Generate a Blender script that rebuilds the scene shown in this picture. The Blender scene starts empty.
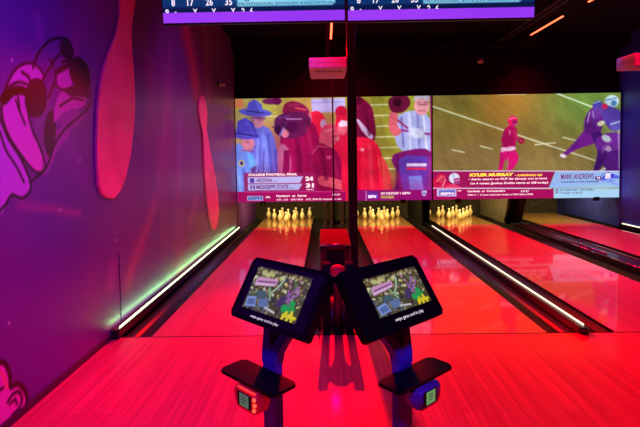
import bpy, bmesh, math, random
import numpy as np
from mathutils import Vector, Matrix

random.seed(7)
rng = np.random.default_rng(11)
SC = bpy.context.scene
COL = SC.collection

# ------------------------------------------------------------------ camera
CAM_H, YAW, PITCH, ROLL, CY, F = 1.3785, .0117, .0476, .0147, 178.13, 470.0
_c, _s = math.cos(YAW), math.sin(YAW)
RIGHT = Vector((_c, _s, 0)); FW0 = Vector((-_s, _c, 0)); UP0 = Vector((0, 0, 1))
FWD = FW0*math.cos(PITCH) - UP0*math.sin(PITCH)
UPV = UP0*math.cos(PITCH) + FW0*math.sin(PITCH)
RX = RIGHT*math.cos(ROLL) - UPV*math.sin(ROLL)
RY = RIGHT*math.sin(ROLL) + UPV*math.cos(ROLL)
EYE = Vector((0, 0, CAM_H))
cam_data = bpy.data.cameras.new('camera')
cam_data.sensor_width = 36.0
cam_data.lens = F*36/640
cam_data.shift_y = -(213.5-CY)/640
cam_data.clip_start = .05
cam = bpy.data.objects.new('camera', cam_data)
COL.objects.link(cam)
M = Matrix((RX, RY, -FWD)).transposed().to_4x4()
M.translation = EYE
cam.matrix_world = M
SC.camera = cam


def ray(u, v):
    return RX*((u-320)/F) - RY*((v-CY)/F) + FWD


def on_x(u, v, X):
    d = ray(u, v); return EYE + d*(X/d.x)


def on_z(u, v, Z):
    d = ray(u, v); return EYE + d*((Z-CAM_H)/d.z)


def on_y(u, v, Y):
    d = ray(u, v); return EYE + d*(Y/d.y)


# ------------------------------------------------------------------ helpers
def lin(c):
    r = []
    for x in c:
        x = x/255.0
        r.append(x/12.92 if x <= .04045 else ((x+.055)/1.055)**2.4)
    return r


MATS = {}


def mat(name, color=(1, 1, 1), rough=.5, metal=0.0, emit=None, strength=1.0, coat=0.0, spec=.5, noise=0.0, nscale=20.0):
    m = bpy.data.materials.new(name); m.use_nodes = True
    nt = m.node_tree; b = nt.nodes['Principled BSDF']
    b.inputs['Base Color'].default_value = (*color, 1)
    b.inputs['Roughness'].default_value = rough
    b.inputs['Metallic'].default_value = metal
    b.inputs['Specular IOR Level'].default_value = spec
    b.inputs['Coat Weight'].default_value = coat
    b.inputs['Coat Roughness'].default_value = .08
    if emit:
        b.inputs['Emission Color'].default_value = (*emit, 1)
        b.inputs['Emission Strength'].default_value = strength
    if noise:
        tc = nt.nodes.new('ShaderNodeTexCoord')
        n = nt.nodes.new('ShaderNodeTexNoise'); n.inputs['Scale'].default_value = nscale
        n.inputs['Detail'].default_value = 4
        r = nt.nodes.new('ShaderNodeValToRGB')
        r.color_ramp.elements[0].position = .3; r.color_ramp.elements[1].position = .7
        r.color_ramp.elements[0].color = (*[c*(1-noise) for c in color], 1)
        r.color_ramp.elements[1].color = (*[min(1, c*(1+noise)) for c in color], 1)
        nt.links.new(tc.outputs['Object'], n.inputs['Vector'])
        nt.links.new(n.outputs['Fac'], r.inputs['Fac'])
        nt.links.new(r.outputs['Color'], b.inputs['Base Color'])
    MATS[name] = m
    return m


def wood(name, base, dark, plank, rough, length=40.0, coat=.3, coat_rough=.06):
    """planks running along Y with grain"""
    m = bpy.data.materials.new(name); m.use_nodes = True
    nt = m.node_tree; N = nt.nodes; L = nt.links; b = N['Principled BSDF']
    tc = N.new('ShaderNodeTexCoord'); mp = N.new('ShaderNodeMapping')
    mp.inputs['Rotation'].default_value = (0, 0, math.pi/2)
    L.new(tc.outputs['Object'], mp.inputs['Vector'])
    br = N.new('ShaderNodeTexBrick')
    br.inputs['Scale'].default_value = 1.0
    br.inputs['Brick Width'].default_value = length
    br.inputs['Row Height'].default_value = plank
    br.inputs['Mortar Size'].default_value = .0012
    br.inputs['Color1'].default_value = (*base, 1); br.inputs['Color2'].default_value = (*dark, 1)
    br.inputs['Mortar'].default_value = (*[c*.8 for c in dark], 1)
    br.offset = .37; br.inputs['Bias'].default_value = -.1
    L.new(mp.outputs['Vector'], br.inputs['Vector'])
    mp2 = N.new('ShaderNodeMapping'); mp2.inputs['Scale'].default_value = (38, .9, 1)
    L.new(tc.outputs['Object'], mp2.inputs['Vector'])
    no = N.new('ShaderNodeTexNoise'); no.inputs['Scale'].default_value = 1.0; no.inputs['Detail'].default_value = 5
    L.new(mp2.outputs['Vector'], no.inputs['Vector'])
    rp = N.new('ShaderNodeValToRGB')
    rp.color_ramp.elements[0].position = .32; rp.color_ramp.elements[1].position = .72
    rp.color_ramp.elements[0].color = (.62, .6, .6, 1); rp.color_ramp.elements[1].color = (1, 1, 1, 1)
    L.new(no.outputs['Fac'], rp.inputs['Fac'])
    mx = N.new('ShaderNodeMix'); mx.data_type = 'RGBA'; mx.blend_type = 'MULTIPLY'
    mx.inputs[0].default_value = .8
    L.new(br.outputs['Color'], mx.inputs[6]); L.new(rp.outputs['Color'], mx.inputs[7])
    L.new(mx.outputs[2], b.inputs['Base Color'])
    b.inputs['Roughness'].default_value = rough
    b.inputs['Coat Weight'].default_value = coat
    b.inputs['Coat Roughness'].default_value = coat_rough
    b.inputs['Specular IOR Level'].default_value = .2
    MATS[name] = m
    return m


def vcol_mat(name, emission=True, strength=1.0, rough=.5, spec=.5):
    m = bpy.data.materials.new(name); m.use_nodes = True
    nt = m.node_tree; b = nt.nodes['Principled BSDF']
    a = nt.nodes.new('ShaderNodeVertexColor'); a.layer_name = 'paint'
    b.inputs['Roughness'].default_value = rough
    b.inputs['Specular IOR Level'].default_value = spec
    if emission:
        b.inputs['Base Color'].default_value = (.01, .01, .01, 1)
        nt.links.new(a.outputs['Color'], b.inputs['Emission Color'])
        b.inputs['Emission Strength'].default_value = strength
    else:
        nt.links.new(a.outputs['Color'], b.inputs['Base Color'])
    MATS[name] = m
    return m


def obj(name, bm, m, parent=None, smooth=False, loc=None, kind=None):
    me = bpy.data.meshes.new(name)
    bmesh.ops.recalc_face_normals(bm, faces=bm.faces)
    bm.to_mesh(me); bm.free()
    if smooth:
        for p in me.polygons: p.use_smooth = True
    me.materials.append(m)
    o = bpy.data.objects.new(name, me); COL.objects.link(o)
    if parent: o.parent = parent
    if loc: o.location = loc
    if kind: o['kind'] = kind
    return o


def empty(name, loc=(0, 0, 0), rz=0.0):
    o = bpy.data.objects.new(name, None); o.empty_display_size = .1
    COL.objects.link(o); o.location = loc; o.rotation_euler = (0, 0, rz)
    return o


def tag(o, label, cat, group=None):
    o['label'] = label; o['category'] = cat
    if group: o['group'] = group
    return o


def box(bm, x0, x1, y0, y1, z0, z1, bevel=0.0, seg=2, mtx=None):
    t = bmesh.new()
    bmesh.ops.create_cube(t, size=1)
    for v in t.verts:
        v.co = Vector(((x0+x1)/2+v.co.x*(x1-x0), (y0+y1)/2+v.co.y*(y1-y0), (z0+z1)/2+v.co.z*(z1-z0)))
    if bevel:
        bmesh.ops.bevel(t, geom=t.edges[:], offset=bevel, segments=seg, affect='EDGES', profile=.5)
    if mtx: t.transform(mtx)
    me = bpy.data.meshes.new('tmp'); t.to_mesh(me); t.free()
    bm.from_mesh(me); bpy.data.meshes.remove(me)
    return bm


def bx(*a, **k):
    return box(bmesh.new(), *a, **k)


def prism(bm, pts, fn, d0, d1):
    """pts: 2-D outline; fn(a,b,d) -> 3-D"""
    lo = [bm.verts.new(fn(a, b, d0)) for a, b in pts]
    hi = [bm.verts.new(fn(a, b, d1)) for a, b in pts]
    bm.faces.new(lo); bm.faces.new(hi[::-1])
    n = len(pts)
    for i in range(n):
        bm.faces.new((lo[i], hi[i], hi[(i+1) % n], lo[(i+1) % n]))
    return bm


def lathe(bm, prof, n=20, cap=True):
    rings = []
    for r, z in prof:
        rings.append([bm.verts.new((r*math.cos(2*math.pi*i/n), r*math.sin(2*math.pi*i/n), z)) for i in range(n)])
    for a, b in zip(rings, rings[1:]):
        for i in range(n):
            bm.faces.new((a[i], a[(i+1) % n], b[(i+1) % n], b[i]))
    if cap:
        bm.faces.new(rings[0][::-1]); bm.faces.new(rings[-1])
    return bm


def tube(bm, p, q, r, n=10):
    p, q = Vector(p), Vector(q); d = (q-p).normalized()
    a = d.orthogonal().normalized(); b = d.cross(a)
    R = []
    for c in (p, q):
        R.append([bm.verts.new(c+a*r*math.cos(2*math.pi*i/n)+b*r*math.sin(2*math.pi*i/n)) for i in range(n)])
    for i in range(n):
        bm.faces.new((R[0][i], R[0][(i+1) % n], R[1][(i+1) % n], R[1][i]))
    bm.faces.new(R[0][::-1]); bm.faces.new(R[1])
    return bm


def loft(bm, rings, caps=True):
    V = [[bm.verts.new(p) for p in r] for r in rings]
    n = len(V[0])
    for a, b in zip(V, V[1:]):
        for i in range(n):
            bm.faces.new((a[i], a[(i+1) % n], b[(i+1) % n], b[i]))
    if caps:
        bm.faces.new(V[0][::-1]); bm.faces.new(V[-1])
    return bm


# ------------------------------------------------------------------ a small painter for screens and murals (colours per mesh vertex)
class Paint:
    def __init__(s, x0, x1, y0, y1, nx, ny, bg):
        s.x = np.linspace(x0, x1, nx); s.y = np.linspace(y0, y1, ny)
        s.X, s.Y = np.meshgrid(s.x, s.y)
        s.a = np.zeros((ny, nx, 3)); s.a[:] = bg

    tilt = (0.0, 0.0); smooth = True

    def sh(s, pts): return [(u, v+s.tilt[1]*(u-s.tilt[0])) for u, v in pts]

    def blend(s, al, c):
        c = np.array(c, float)
        s.a = s.a*(1-al[..., None]) + c*al[..., None]

    def glow(s, cx, cy, rx, ry, c, k=1.0):
        cy += s.tilt[1]*(cx-s.tilt[0])
        s.blend(np.clip(k*np.exp(-((s.X-cx)/rx)**2-((s.Y-cy)/ry)**2), 0, 1), c)

    def ell(s, cx, cy, rx, ry, c, ang=0, soft=.6, k=1.0):
        cy += s.tilt[1]*(cx-s.tilt[0])
        ca, sa = math.cos(ang), math.sin(ang)
        u = (s.X-cx)*ca+(s.Y-cy)*sa; v = -(s.X-cx)*sa+(s.Y-cy)*ca
        d = (np.sqrt((u/rx)**2+(v/ry)**2)-1)*min(rx, ry)
        s.blend(np.clip(.5-d/soft, 0, 1)*k, c)

    def sd(s, pts, X, Y):
        d = np.full(X.shape, 1e9); ins = np.zeros(X.shape, bool)
        n = len(pts)
        for i in range(n):
            ax, ay = pts[i]; bx_, by = pts[(i+1) % n]
            ex, ey = bx_-ax, by-ay; wx, wy = X-ax, Y-ay
            t = np.clip((wx*ex+wy*ey)/(ex*ex+ey*ey+1e-12), 0, 1)
            d = np.minimum(d, (wx-ex*t)**2+(wy-ey*t)**2)
            c = ((ay > Y) != (by > Y)) & (X < (bx_-ax)*(Y-ay)/((by-ay) if by != ay else 1e-12)+ax)
            ins ^= c
        d = np.sqrt(d)
        return np.where(ins, -d, d)

    def _sub(s, pts, m):
        xs = [p[0] for p in pts]; ys = [p[1] for p in pts]
        dx = abs(s.x[1]-s.x[0]); dy = abs(s.y[1]-s.y[0])
        i = np.where((s.x > min(xs)-m-dx) & (s.x < max(xs)+m+dx))[0]; j = np.where((s.y > min(ys)-m-dy) & (s.y < max(ys)+m+dy))[0]
        if not len(i) or not len(j): return None
        return slice(j[0], j[-1]+1), slice(i[0], i[-1]+1)

    def curve(s, p, closed):
        n = len(p); out = []
        for i in range(n if closed else n-1):
            g = lambda j: p[j % n] if closed else p[max(0, min(n-1, j))]
            a, b, c, d = g(i-1), g(i), g(i+1), g(i+2)
            for t in (0, .25, .5, .75):
                out.append(tuple(.5*(2*b[k]+(c[k]-a[k])*t+(2*a[k]-5*b[k]+4*c[k]-d[k])*t*t+(3*b[k]-a[k]-3*c[k]+d[k])*t**3) for k in (0, 1)))
        return out if closed else out+[p[-1]]

    def poly(s, pts, c, soft=.6, k=1.0):
        pts = s.sh(pts)
        if s.smooth and len(pts) > 5: pts = s.curve(pts, True)
        sub = s._sub(pts, soft)
        if sub is None: return
        d = s.sd(pts, s.X[sub], s.Y[sub])
        al = np.clip(.5-d/soft, 0, 1)[..., None]*k
        s.a[sub] = s.a[sub]*(1-al)+np.array(c, float)*al

    def rect(s, x0, y0, x1, y1, c, soft=.4, k=1.0):
        s.poly([(x0, y0), (x1, y0), (x1, y1), (x0, y1)], c, soft, k)

    def line(s, pts, w, c, soft=.5, k=1.0):
        pts = s.sh(pts)
        if s.smooth and len(pts) > 3: pts = s.curve(pts, False)
        sub = s._sub(pts, w+soft)
        if sub is None: return
        X, Y = s.X[sub], s.Y[sub]; d = np.full(X.shape, 1e9)
        for (ax, ay), (bx_, by) in zip(pts, pts[1:]):
            ex, ey = bx_-ax, by-ay; wx, wy = X-ax, Y-ay
            t = np.clip((wx*ex+wy*ey)/(ex*ex+ey*ey+1e-12), 0, 1)
            d = np.minimum(d, np.hypot(wx-ex*t, wy-ey*t))
        al = np.clip(.5-(d-w/2)/soft, 0, 1)[..., None]*k
        s.a[sub] = s.a[sub]*(1-al)+np.array(c, float)*al

    def finish(s, seed, amt=.13, blur=1):
        r = np.random.default_rng(seed); n = np.zeros_like(s.X)
        for k in range(26):
            f = .06*1.1**k
            n += np.sin(r.normal()*f*s.X+r.normal()*f*s.Y+r.uniform(0, 6.28))/(1+.08*k)
        n = n/n.std()
        s.a = np.clip(s.a*(1+amt*n[..., None])+r.normal(0, 5, s.X.shape)[..., None], 0, 255)
        for _ in range(blur):
            p = np.pad(s.a, ((1, 1), (1, 1), (0, 0)), 'edge')
            s.a = (p[:-2, 1:-1]+p[2:, 1:-1]+p[1:-1, :-2]+p[1:-1, 2:]+2*p[1:-1, 1:-1])/6

    def mesh(s, name, fn, m, parent=None, srgb=True):
        """fn(X, Y) -> (n,3) coordinates"""
        ny, nx = s.X.shape
        co = fn(s.X.ravel(), s.Y.ravel())
        me = bpy.data.meshes.new(name)
        idx = np.arange(nx*ny).reshape(ny, nx)
        q = np.stack([idx[:-1, :-1], idx[:-1, 1:], idx[1:, 1:], idx[1:, :-1]], -1).reshape(-1, 4)
        me.vertices.add(nx*ny); me.vertices.foreach_set('co', co.astype(np.float32).ravel())
        me.loops.add(q.size); me.loops.foreach_set('vertex_index', q.astype(np.int32).ravel())
        me.polygons.add(len(q)); me.polygons.foreach_set('loop_start', np.arange(0, q.size, 4, dtype=np.int32))
        me.polygons.foreach_set('loop_total', np.full(len(q), 4, np.int32))
        me.update(calc_edges=True)
        a = np.clip(s.a.reshape(-1, 3), 0, 255)/255
        if srgb: a = np.where(a <= .04045, a/12.92, ((a+.055)/1.055)**2.4)
        at = me.color_attributes.new('paint', 'FLOAT_COLOR', 'POINT')
        at.data.foreach_set('color', np.concatenate([a, np.ones((len(a), 1))], 1).astype(np.float32).ravel())
        me.materials.append(m)
        o = bpy.data.objects.new(name, me); COL.objects.link(o)
        if parent: o.parent = parent
        return o


def text_verts(s, bold=0.0):
    cu = bpy.data.curves.new('t', 'FONT'); cu.body = s; cu.offset = bold; cu.resolution_u = 2
    o = bpy.data.objects.new('t', cu); COL.objects.link(o)
    dg = bpy.context.evaluated_depsgraph_get()
    me = bpy.data.meshes.new_from_object(o.evaluated_get(dg))
    bpy.data.objects.remove(o); bpy.data.curves.remove(cu)
    return me


def text(name, s, m, parent, fn, x0, y0, x1, y1, bold=.02, slant=0.0):
    """lettering fitted into the box x0..x1, y0(top)..y1(bottom); fn(x, y) -> point"""
    me = text_verts(s, bold); me.name = name
    co = [v.co.copy() for v in me.vertices]
    ax, bx_ = min(c.x for c in co), max(c.x for c in co); ay, by = min(c.y for c in co), max(c.y for c in co)
    for v in me.vertices:
        u = (v.co.x-ax)/(bx_-ax); w = (v.co.y-ay)/(by-ay)
        v.co = fn(x0+u*(x1-x0)+slant*w, y1+w*(y0-y1))
    me.materials.append(m)
    o = bpy.data.objects.new(name, me); COL.objects.link(o); o.parent = parent
    return o


# ------------------------------------------------------------------ materials
mat('black_paint', (.005, .004, .006), .7, spec=.2)
mat('black_matte', (.01, .009, .011), .8)
mat('ceiling_black', (.005, .004, .006), .9, spec=.15, noise=.3, nscale=3)
mat('gutter_black', (.01, .009, .014), .3, coat=.15, spec=.3, noise=.3, nscale=8)
mat('divider_black', (.012, .011, .014), .4, coat=.2)
mat('black_plastic', (.006, .005, .008), .45, spec=.15, noise=.2, nscale=60)
mat('screen_glass', (.008, .008, .01), .08)
mat('purple_metal', (.13, .11, .85), .5, coat=.05, spec=.3, noise=.12, nscale=30)
mat('reader_purple', (.13, .08, .62), .35, coat=.3)
mat('reader_red', (.75, .03, .05), .3, emit=(1, .0, .03), strength=.12)
mat('led_dot', (1, .2, .05), .4, emit=(1, .07, .03), strength=2.0)
mat('led_bar', (1, .1, .05), .4, emit=(1, .05, .04), strength=.9)
mat('lcd_green', (.12, .4, .15), .3, emit=(.13, .5, .15), strength=.55)
mat('lcd_dim', (.1, .25, .15), .3, emit=(.1, .3, .17), strength=.4)
mat('lcd_ink', (.02, .05, .03), .6)
mat('red_plastic', (.8, .05, .07), .35, coat=.2)
mat('lid_red', (.10, .005, .012), .9, spec=.05)
mat('dark_red_plastic', (.07, .01, .03), .3, coat=.25)
mat('steel', (.62, .62, .68), .18, metal=.9)
mat('projector_shell', (.5, .45, .46), .5, noise=.06, nscale=30)
mat('pin_cream', (.88, .74, .42), .25, coat=.4, noise=.05, nscale=30)
mat('pin_white', (.9, .86, .78), .25, coat=.4)
mat('pin_wall_red', (.92, .17, .36), .45, coat=.1, noise=.25, nscale=2.2)
mat('led_white', (1, 1, 1), .4, emit=(.85, 1, .7), strength=1.5)
mat('led_wall', (1, 1, 1), .4, emit=(.72, 1, .48), strength=5.0)
mat('led_red', (1, .1, .1), .4, emit=(1, .1, .04), strength=5.0)
mat('curtain_brown', (.035, .028, .018), .9, noise=.5, nscale=9)
mat('kickback_grey', (.15, .135, .1), .6, noise=.3, nscale=14)
mat('pillar_paint', (.007, .005, .02), .6, noise=.2, nscale=6)
mat('txt_white', (.5, .5, .5), .5, emit=(.95, .9, .98), strength=1)
mat('txt_yellow', (.5, .5, .1), .5, emit=(1, .85, .08), strength=1)
mat('txt_navy', (.01, .01, .05), .5, emit=(.035, .02, .16), strength=1)
mat('txt_maroon', (.1, .01, .05), .5, emit=(.13, .02, .16), strength=1)
mat('txt_blue', (.01, .1, .3), .5, emit=(.02, .12, .35), strength=1)
vcol_mat('screen_picture', True, 1.0, rough=.6, spec=.1)
vcol_mat('tablet_picture', True, .85, rough=.1, spec=.5)
vcol_mat('mural_paint', False, rough=.34, spec=.45)
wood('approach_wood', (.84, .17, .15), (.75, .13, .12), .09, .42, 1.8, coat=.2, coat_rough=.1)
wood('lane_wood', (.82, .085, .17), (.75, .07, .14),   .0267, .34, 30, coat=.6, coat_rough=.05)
wood('deck_wood', (.52, .28, .10), (.44, .23, .08), .0267, .25, 30, coat=.8, coat_rough=.07)

# ------------------------------------------------------------------ layout numbers
WL, WR = -1.66, 5.45            # left and right wall
FOUL, SCREEN_Y, BACK = 3.555, 8.72, 11.1
CEIL = 3.5
LW = 1.078
CENTRES = [-.82, 1.141, 2.741, 4.65]
DECK0, HEADY, BACKROW = 9.08, 9.623, 10.415

# ------------------------------------------------------------------ the setting
fl = obj('floor', bx(WL-.1, WR+.1, -2.5, FOUL-.012, -.12, 0), MATS['approach_wood'], kind='structure')
obj('trim_2', bx(WL, WR, FOUL-.0118, FOUL+.0035, -.12, -.0005), MATS['black_matte'], kind='structure')
obj('floor_lane_pit', bx(WL-.1, WR+.1, FOUL-.004, BACK+.1, -.3, -.16), MATS['black_matte'], kind='structure')
obj('ceiling', bx(WL-.1, WR+.1, -2.5, BACK+.1, CEIL, CEIL+.1), MATS['ceiling_black'], kind='structure')
obj('wall_right', bx(WR, WR+.1, -2.5, BACK+.1, -.3, CEIL), mat('wall_blue_paint', (.035, .05, .42), .45, noise=.5, nscale=1.7), kind='structure')
obj('wall_rear', bx(WL-.1, WR+.1, BACK, BACK+.1, -.3, CEIL), MATS['curtain_brown'], kind='structure')
obj('wall_front', bx(WL-.1, WR+.1, -2.6, -2.5, -.3, CEIL), MATS['black_matte'], kind='structure')
obj('wall_back', bx(WL, WR, SCREEN_Y+.07, SCREEN_Y+.15, .53, CEIL), MATS['black_paint'], kind='structure')

# left wall: solid core plus the painted face with the mural
obj('wall_left', bx(WL-.12, WL-.002, -2.5, BACK+.1, -.3, CEIL), mat('wall_purple_plain', (.16, .04, .32), .5, noise=.3, nscale=2), kind='structure')


def wl(u, v):
    p = on_x(u, v, WL); return (p.y, p.z)


mur = Paint(.2, SCREEN_Y, 0, CEIL, 560, 400, (96, 26, 158))
mur.x = np.concatenate([np.linspace(.2, 2.2, 60, endpoint=False), np.linspace(2.2, 3.4, 250, endpoint=False), np.linspace(3.4, SCREEN_Y, 250)])
mur.X, mur.Y = np.meshgrid(mur.x, mur.y)


def nz(fx, fy, seed, oct_=3):
    r = np.random.default_rng(seed); out = np.zeros_like(mur.X)
    for o_ in range(oct_):
        for _ in range(7):
            a, b, c = r.normal()*fx*2**o_, r.normal()*fy*2**o_, r.uniform(0, 6.28)
            out += np.sin(a*mur.X+b*mur.Y+c)/2**o_
    return out/6


n1 = nz(1.4, 1.2, 3); n2 = nz(5, 1.0, 4); n3 = nz(2.2, 1.6, 5)
mur.blend(np.clip(n1*.5+.15, 0, .75), (150, 25, 140))
mur.blend(np.clip(n3*.4, 0, .5), (70, 30, 170))
mur.blend(np.clip((mur.X-3.9)/2.2, 0, .75), (112, 40, 104))
mur.blend(np.clip((mur.X-5.4)/2.0, 0, .6)*np.clip(n2*.7+.4, 0, 1), (112, 74, 150))
mur.blend(np.clip(n2*.55-.12, 0, .7)*np.clip((mur.X-3.4)/1.2, 0, 1), (196, 70, 120))


def smear(px, w, c, k=.7):
    pts = [wl(*p) for p in px]
    mur.line(pts, w, c, soft=w*.9, k=k)


for px, w, c, k in (([(186, 30), (192, 60), (196, 84)], .34, (225, 50, 80), .8), ([(205, 28), (207, 60), (208, 90)], .3, (190, 90, 140), .6),
                    ([(154, 205), (146, 232), (134, 262), (128, 282)], .13, (205, 60, 130), .55), ([(196, 200), (190, 222)], .12, (190, 110, 150), .5),
                    ([(112, 270), (110, 285)], .12, (170, 60, 170), .5), ([(20, 205), (60, 210), (80, 214)], .05, (190, 40, 160), .5),
                    ([(60, 120), (84, 180)], .12, (130, 30, 190), .4), ([(148, 60), (150, 100), (146, 140)], .16, (160, 40, 130), .4),
                    ([(165, 120), (160, 170), (155, 205)], .12, (150, 60, 150), .45), ([(38, 18), (40, 38)], .08, (150, 50, 190), .5),
                    ([(78, 28), (76, 55)], .07, (160, 50, 170), .4), ([(178, 120), (182, 190), (176, 230)], .2, (120, 90, 170), .4)):
    smear(px, w, c, k)
PK, LV, DK, BK = (232, 92, 226), (206, 110, 245), (34, 12, 52), (14, 4, 20)


def mpoly(px, c, soft=.012, k=1.0): mur.poly([wl(*p) for p in px], c, soft, k)


def mline(px, w=.014, c=BK): mur.line([wl(*p) for p in px], w, c, soft=.012)


A = [(3, 97), (9, 80), (17, 68), (28, 63), (38, 67), (44, 77), (38, 85), (30, 96), (28, 112), (33, 132), (42, 152), (45, 168), (36, 172), (22, 156), (9, 136), (2, 115)]
mpoly(A, PK)
mpoly([(34, 108), (48, 98), (54, 118), (50, 142), (44, 160), (36, 135)], (120, 84, 150), k=.9)
mpoly([(44, 150), (52, 135), (62, 128), (70, 134), (58, 150), (48, 172), (42, 172)], (170, 50, 190), k=.7)
mpoly([(0, 122), (8, 140), (20, 160), (29, 180), (29, 190), (22, 197), (12, 194), (6, 203), (0, 210)], LV)
mpoly([(26, 90), (31, 80), (40, 79), (46, 88), (46, 106), (40, 116), (30, 116), (25, 104)], DK)
mpoly([(46, 118), (52, 110), (56, 124), (54, 146), (48, 156), (44, 140)], DK, k=.85)
mpoly([(57, 72), (68, 66), (74, 78), (70, 88), (58, 90)], (215, 70, 215))
mpoly([(58, 96), (70, 88), (84, 92), (84, 106), (66, 112), (54, 122)], (205, 66, 205))
mpoly([(60, 114), (72, 108), (86, 114), (78, 126), (62, 138)], (150, 40, 180), k=.8)
mpoly([(70, 66), (78, 58), (87, 66), (90, 82), (86, 90), (76, 86), (70, 76)], DK)
mpoly([(60, 42), (68, 40), (73, 50), (71, 60), (64, 58), (60, 50)], (50, 10, 60))
mpoly([(62, 90), (76, 87), (89, 90), (90, 98), (70, 96)], (56, 20, 76))
for px in (A+[A[0]], [(0, 118), (8, 138), (21, 158), (30, 180), (30, 191), (22, 198), (12, 195), (6, 204), (0, 211)],
           [(0, 100), (8, 88), (18, 82), (27, 84)], [(33, 68), (38, 54), (48, 42), (58, 38), (68, 40), (73, 52), (71, 60), (62, 62)],
           [(44, 77), (56, 58), (60, 54)], [(48, 98), (54, 84), (58, 70), (70, 64), (78, 58), (87, 66), (90, 84), (90, 104), (80, 116), (64, 130), (54, 146), (46, 168), (30, 182)],
           [(54, 84), (62, 90), (76, 87)], [(18, 96), (20, 112), (25, 124)], [(16, 100), (19, 110)], [(60, 106), (72, 98), (84, 100)], [(50, 60), (56, 74), (70, 66)],
           [(0, 132), (6, 150), (16, 166), (24, 182)]):
    mline(px)
mline([(4, 100), (12, 92), (20, 90), (26, 92)], .05)
mline([(22, 72), (28, 76), (31, 82)], .018)
Bq = [(-8, 366), (0, 362), (6, 365), (10, 376), (11, 387), (18, 384), (25, 391), (27, 402), (22, 412), (12, 420), (2, 430), (-8, 432)]
mpoly(Bq, PK); mline(Bq[:11], .026)
mline([(8, 402), (13, 394), (19, 392), (22, 399), (19, 408), (12, 416)], .018); mline([(10, 404), (15, 399), (17, 404)], .014)
mline([(0, 372), (4, 376), (7, 388)], .014, (240, 150, 120))
mline([(0, 390), (3, 388)], .016)
for u, v in ((12, 60), (95, 57), (108, 13), (118, 30), (117, 240), (9, 323), (80, 160), (150, 235), (60, 210)):
    y, z = wl(u, v); mur.ell(y, z, .008, .008, (230, 190, 240), soft=.008)
mur.a[..., 1] += 30
face = mur.mesh('wall_left_mural', lambda y, z: np.stack([np.full_like(y, WL), y, z], 1), MATS['mural_paint'])
face['kind'] = 'structure'
# joint in the wall where the approach panel ends
obj('trim_1', bx(WL, WL+.004, 3.70, 3.706, .02, .62), MATS['pillar_paint'], kind='structure')
# dark kick strip along the approach wall
obj('baseboard_left', bx(WL, WL+.012, -2.5, FOUL, 0, .045, bevel=.003), mat('base_dark', (.03, .012, .06), .5), kind='structure')
obj('baseboard_right', bx(WR-.012, WR, -2.5, FOUL, 0, .06, bevel=.003), MATS['base_dark'], kind='structure')

# ------------------------------------------------------------------ lanes
def half_gutter(bm, x0, x1, y0, y1):
    n = 10; prof = []
    cx = (x0+x1)/2; r = (x1-x0)/2
    for i in range(n+1):
        a = math.pi+math.pi*i/n
        prof.append((cx+r*math.cos(a), -.004+.075*math.sin(a)))
    prof += [(x1, -.12), (x0, -.12)]
    prism(bm, prof, lambda a, b, d: (a, d, b), y0, y1)
    return bm


LANE_LABELS = ['leftmost red-lit bowling lane running beside the purple mural wall', 'red-lit bowling lane just right of the ball return and pillar',
               'red-lit bowling lane right of the long white light strip, catching the big screen\'s glow', 'rightmost bowling lane along the blue wall, its rack of pins out of sight']
GUT = [(-1.359-.21, -.281+.235), (.602-.235, 1.680+.225), (2.202-.215, 3.28+.235), (4.111-.235, 5.189+.225)]
for c, lb, (g0, g1) in zip(CENTRES, LANE_LABELS, GUT):
    t = tag(empty('bowling_lane', (c, FOUL+.004, 0)), lb, 'bowling lane', 'bowling lanes')
    x0, x1 = -LW/2, LW/2
    a = bx(x0, x1, 0, DECK0-FOUL-.004, -.12, 0); obj('lane_surface', a, MATS['lane_wood'], t)
    a = bx(x0, x1, DECK0-FOUL-.004, 10.75-FOUL, -.12, 0, bevel=.002); obj('pin_deck', a, MATS['deck_wood'], t)
    obj('gutter', half_gutter(bmesh.new(), g0-c, x0-.002, 0, 10.75-FOUL), MATS['gutter_black'], t)
    obj('gutter', half_gutter(bmesh.new(), x1+.002, g1-c, 0, 10.75-FOUL), MATS['gutter_black'], t)

# raised black divider with light strip, between the two right-hand lanes
def nose(bm, x0, x1, y0, y1, z0, z1):
    pts = []
    w = (x1-x0)/2; cx = (x0+x1)/2
    for i in range(9):
        a = math.pi+math.pi*i/8
        pts.append((cx+w*math.cos(a), y0+w+w*math.sin(a)))
    pts += [(x1, y1), (x0, y1)]
    prism(bm, pts, lambda a, b, d: (a, b, d), z0, z1)
    bmesh.ops.bevel(bm, geom=[e for e in bm.edges if all(v.co.z > z1-1e-5 for v in e.verts)], offset=.01, segments=2, affect='EDGES')
    return bm


def led(name, x0, x1, y0, y1, z0, z1, parent, m='led_white'):
    return obj(name, bx(x0, x1, y0, y1, z0, z1, bevel=.002), MATS[m], parent)


t = tag(empty('lane_divider', (1.95, FOUL+.02, 0)), 'black raised lane divider topped by a long white light strip', 'lane divider')
obj('cap', nose(bmesh.new(), -.043, .035, -.075, 5.25, .0005, .05), MATS['divider_black'], t, smooth=False)
led('light_strip', .006, .015, -.01, 5.1, .05, .062, t)
t = tag(empty('lane_divider', (3.69, FOUL+.02, 0)), 'low black divider with metal rails left of the rightmost lane', 'lane divider')
obj('cap', nose(bmesh.new(), -.172, .184, -.02, 5.4, -.12, .045), MATS['divider_black'], t)
for s, y0, y1 in ((-.15, .3, 1.6), (-.15, 1.68, 2.6), (-.15, 2.7, 3.5), (.12, .2, 5.2), (-.06, 2.5, 5.2)):
    b = tube(bmesh.new(), (s, y0, .054), (s, y1, .054), .009); obj('rail', b, MATS['steel'], t, smooth=True)
t = tag(empty('lane_divider', (.16, 5.4, 0)), 'black divider behind the red-topped ball return', 'lane divider')
obj('cap', bx(-.203, .204, 0, 3.72, -.12, .04, bevel=.01), MATS['divider_black'], t)
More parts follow.
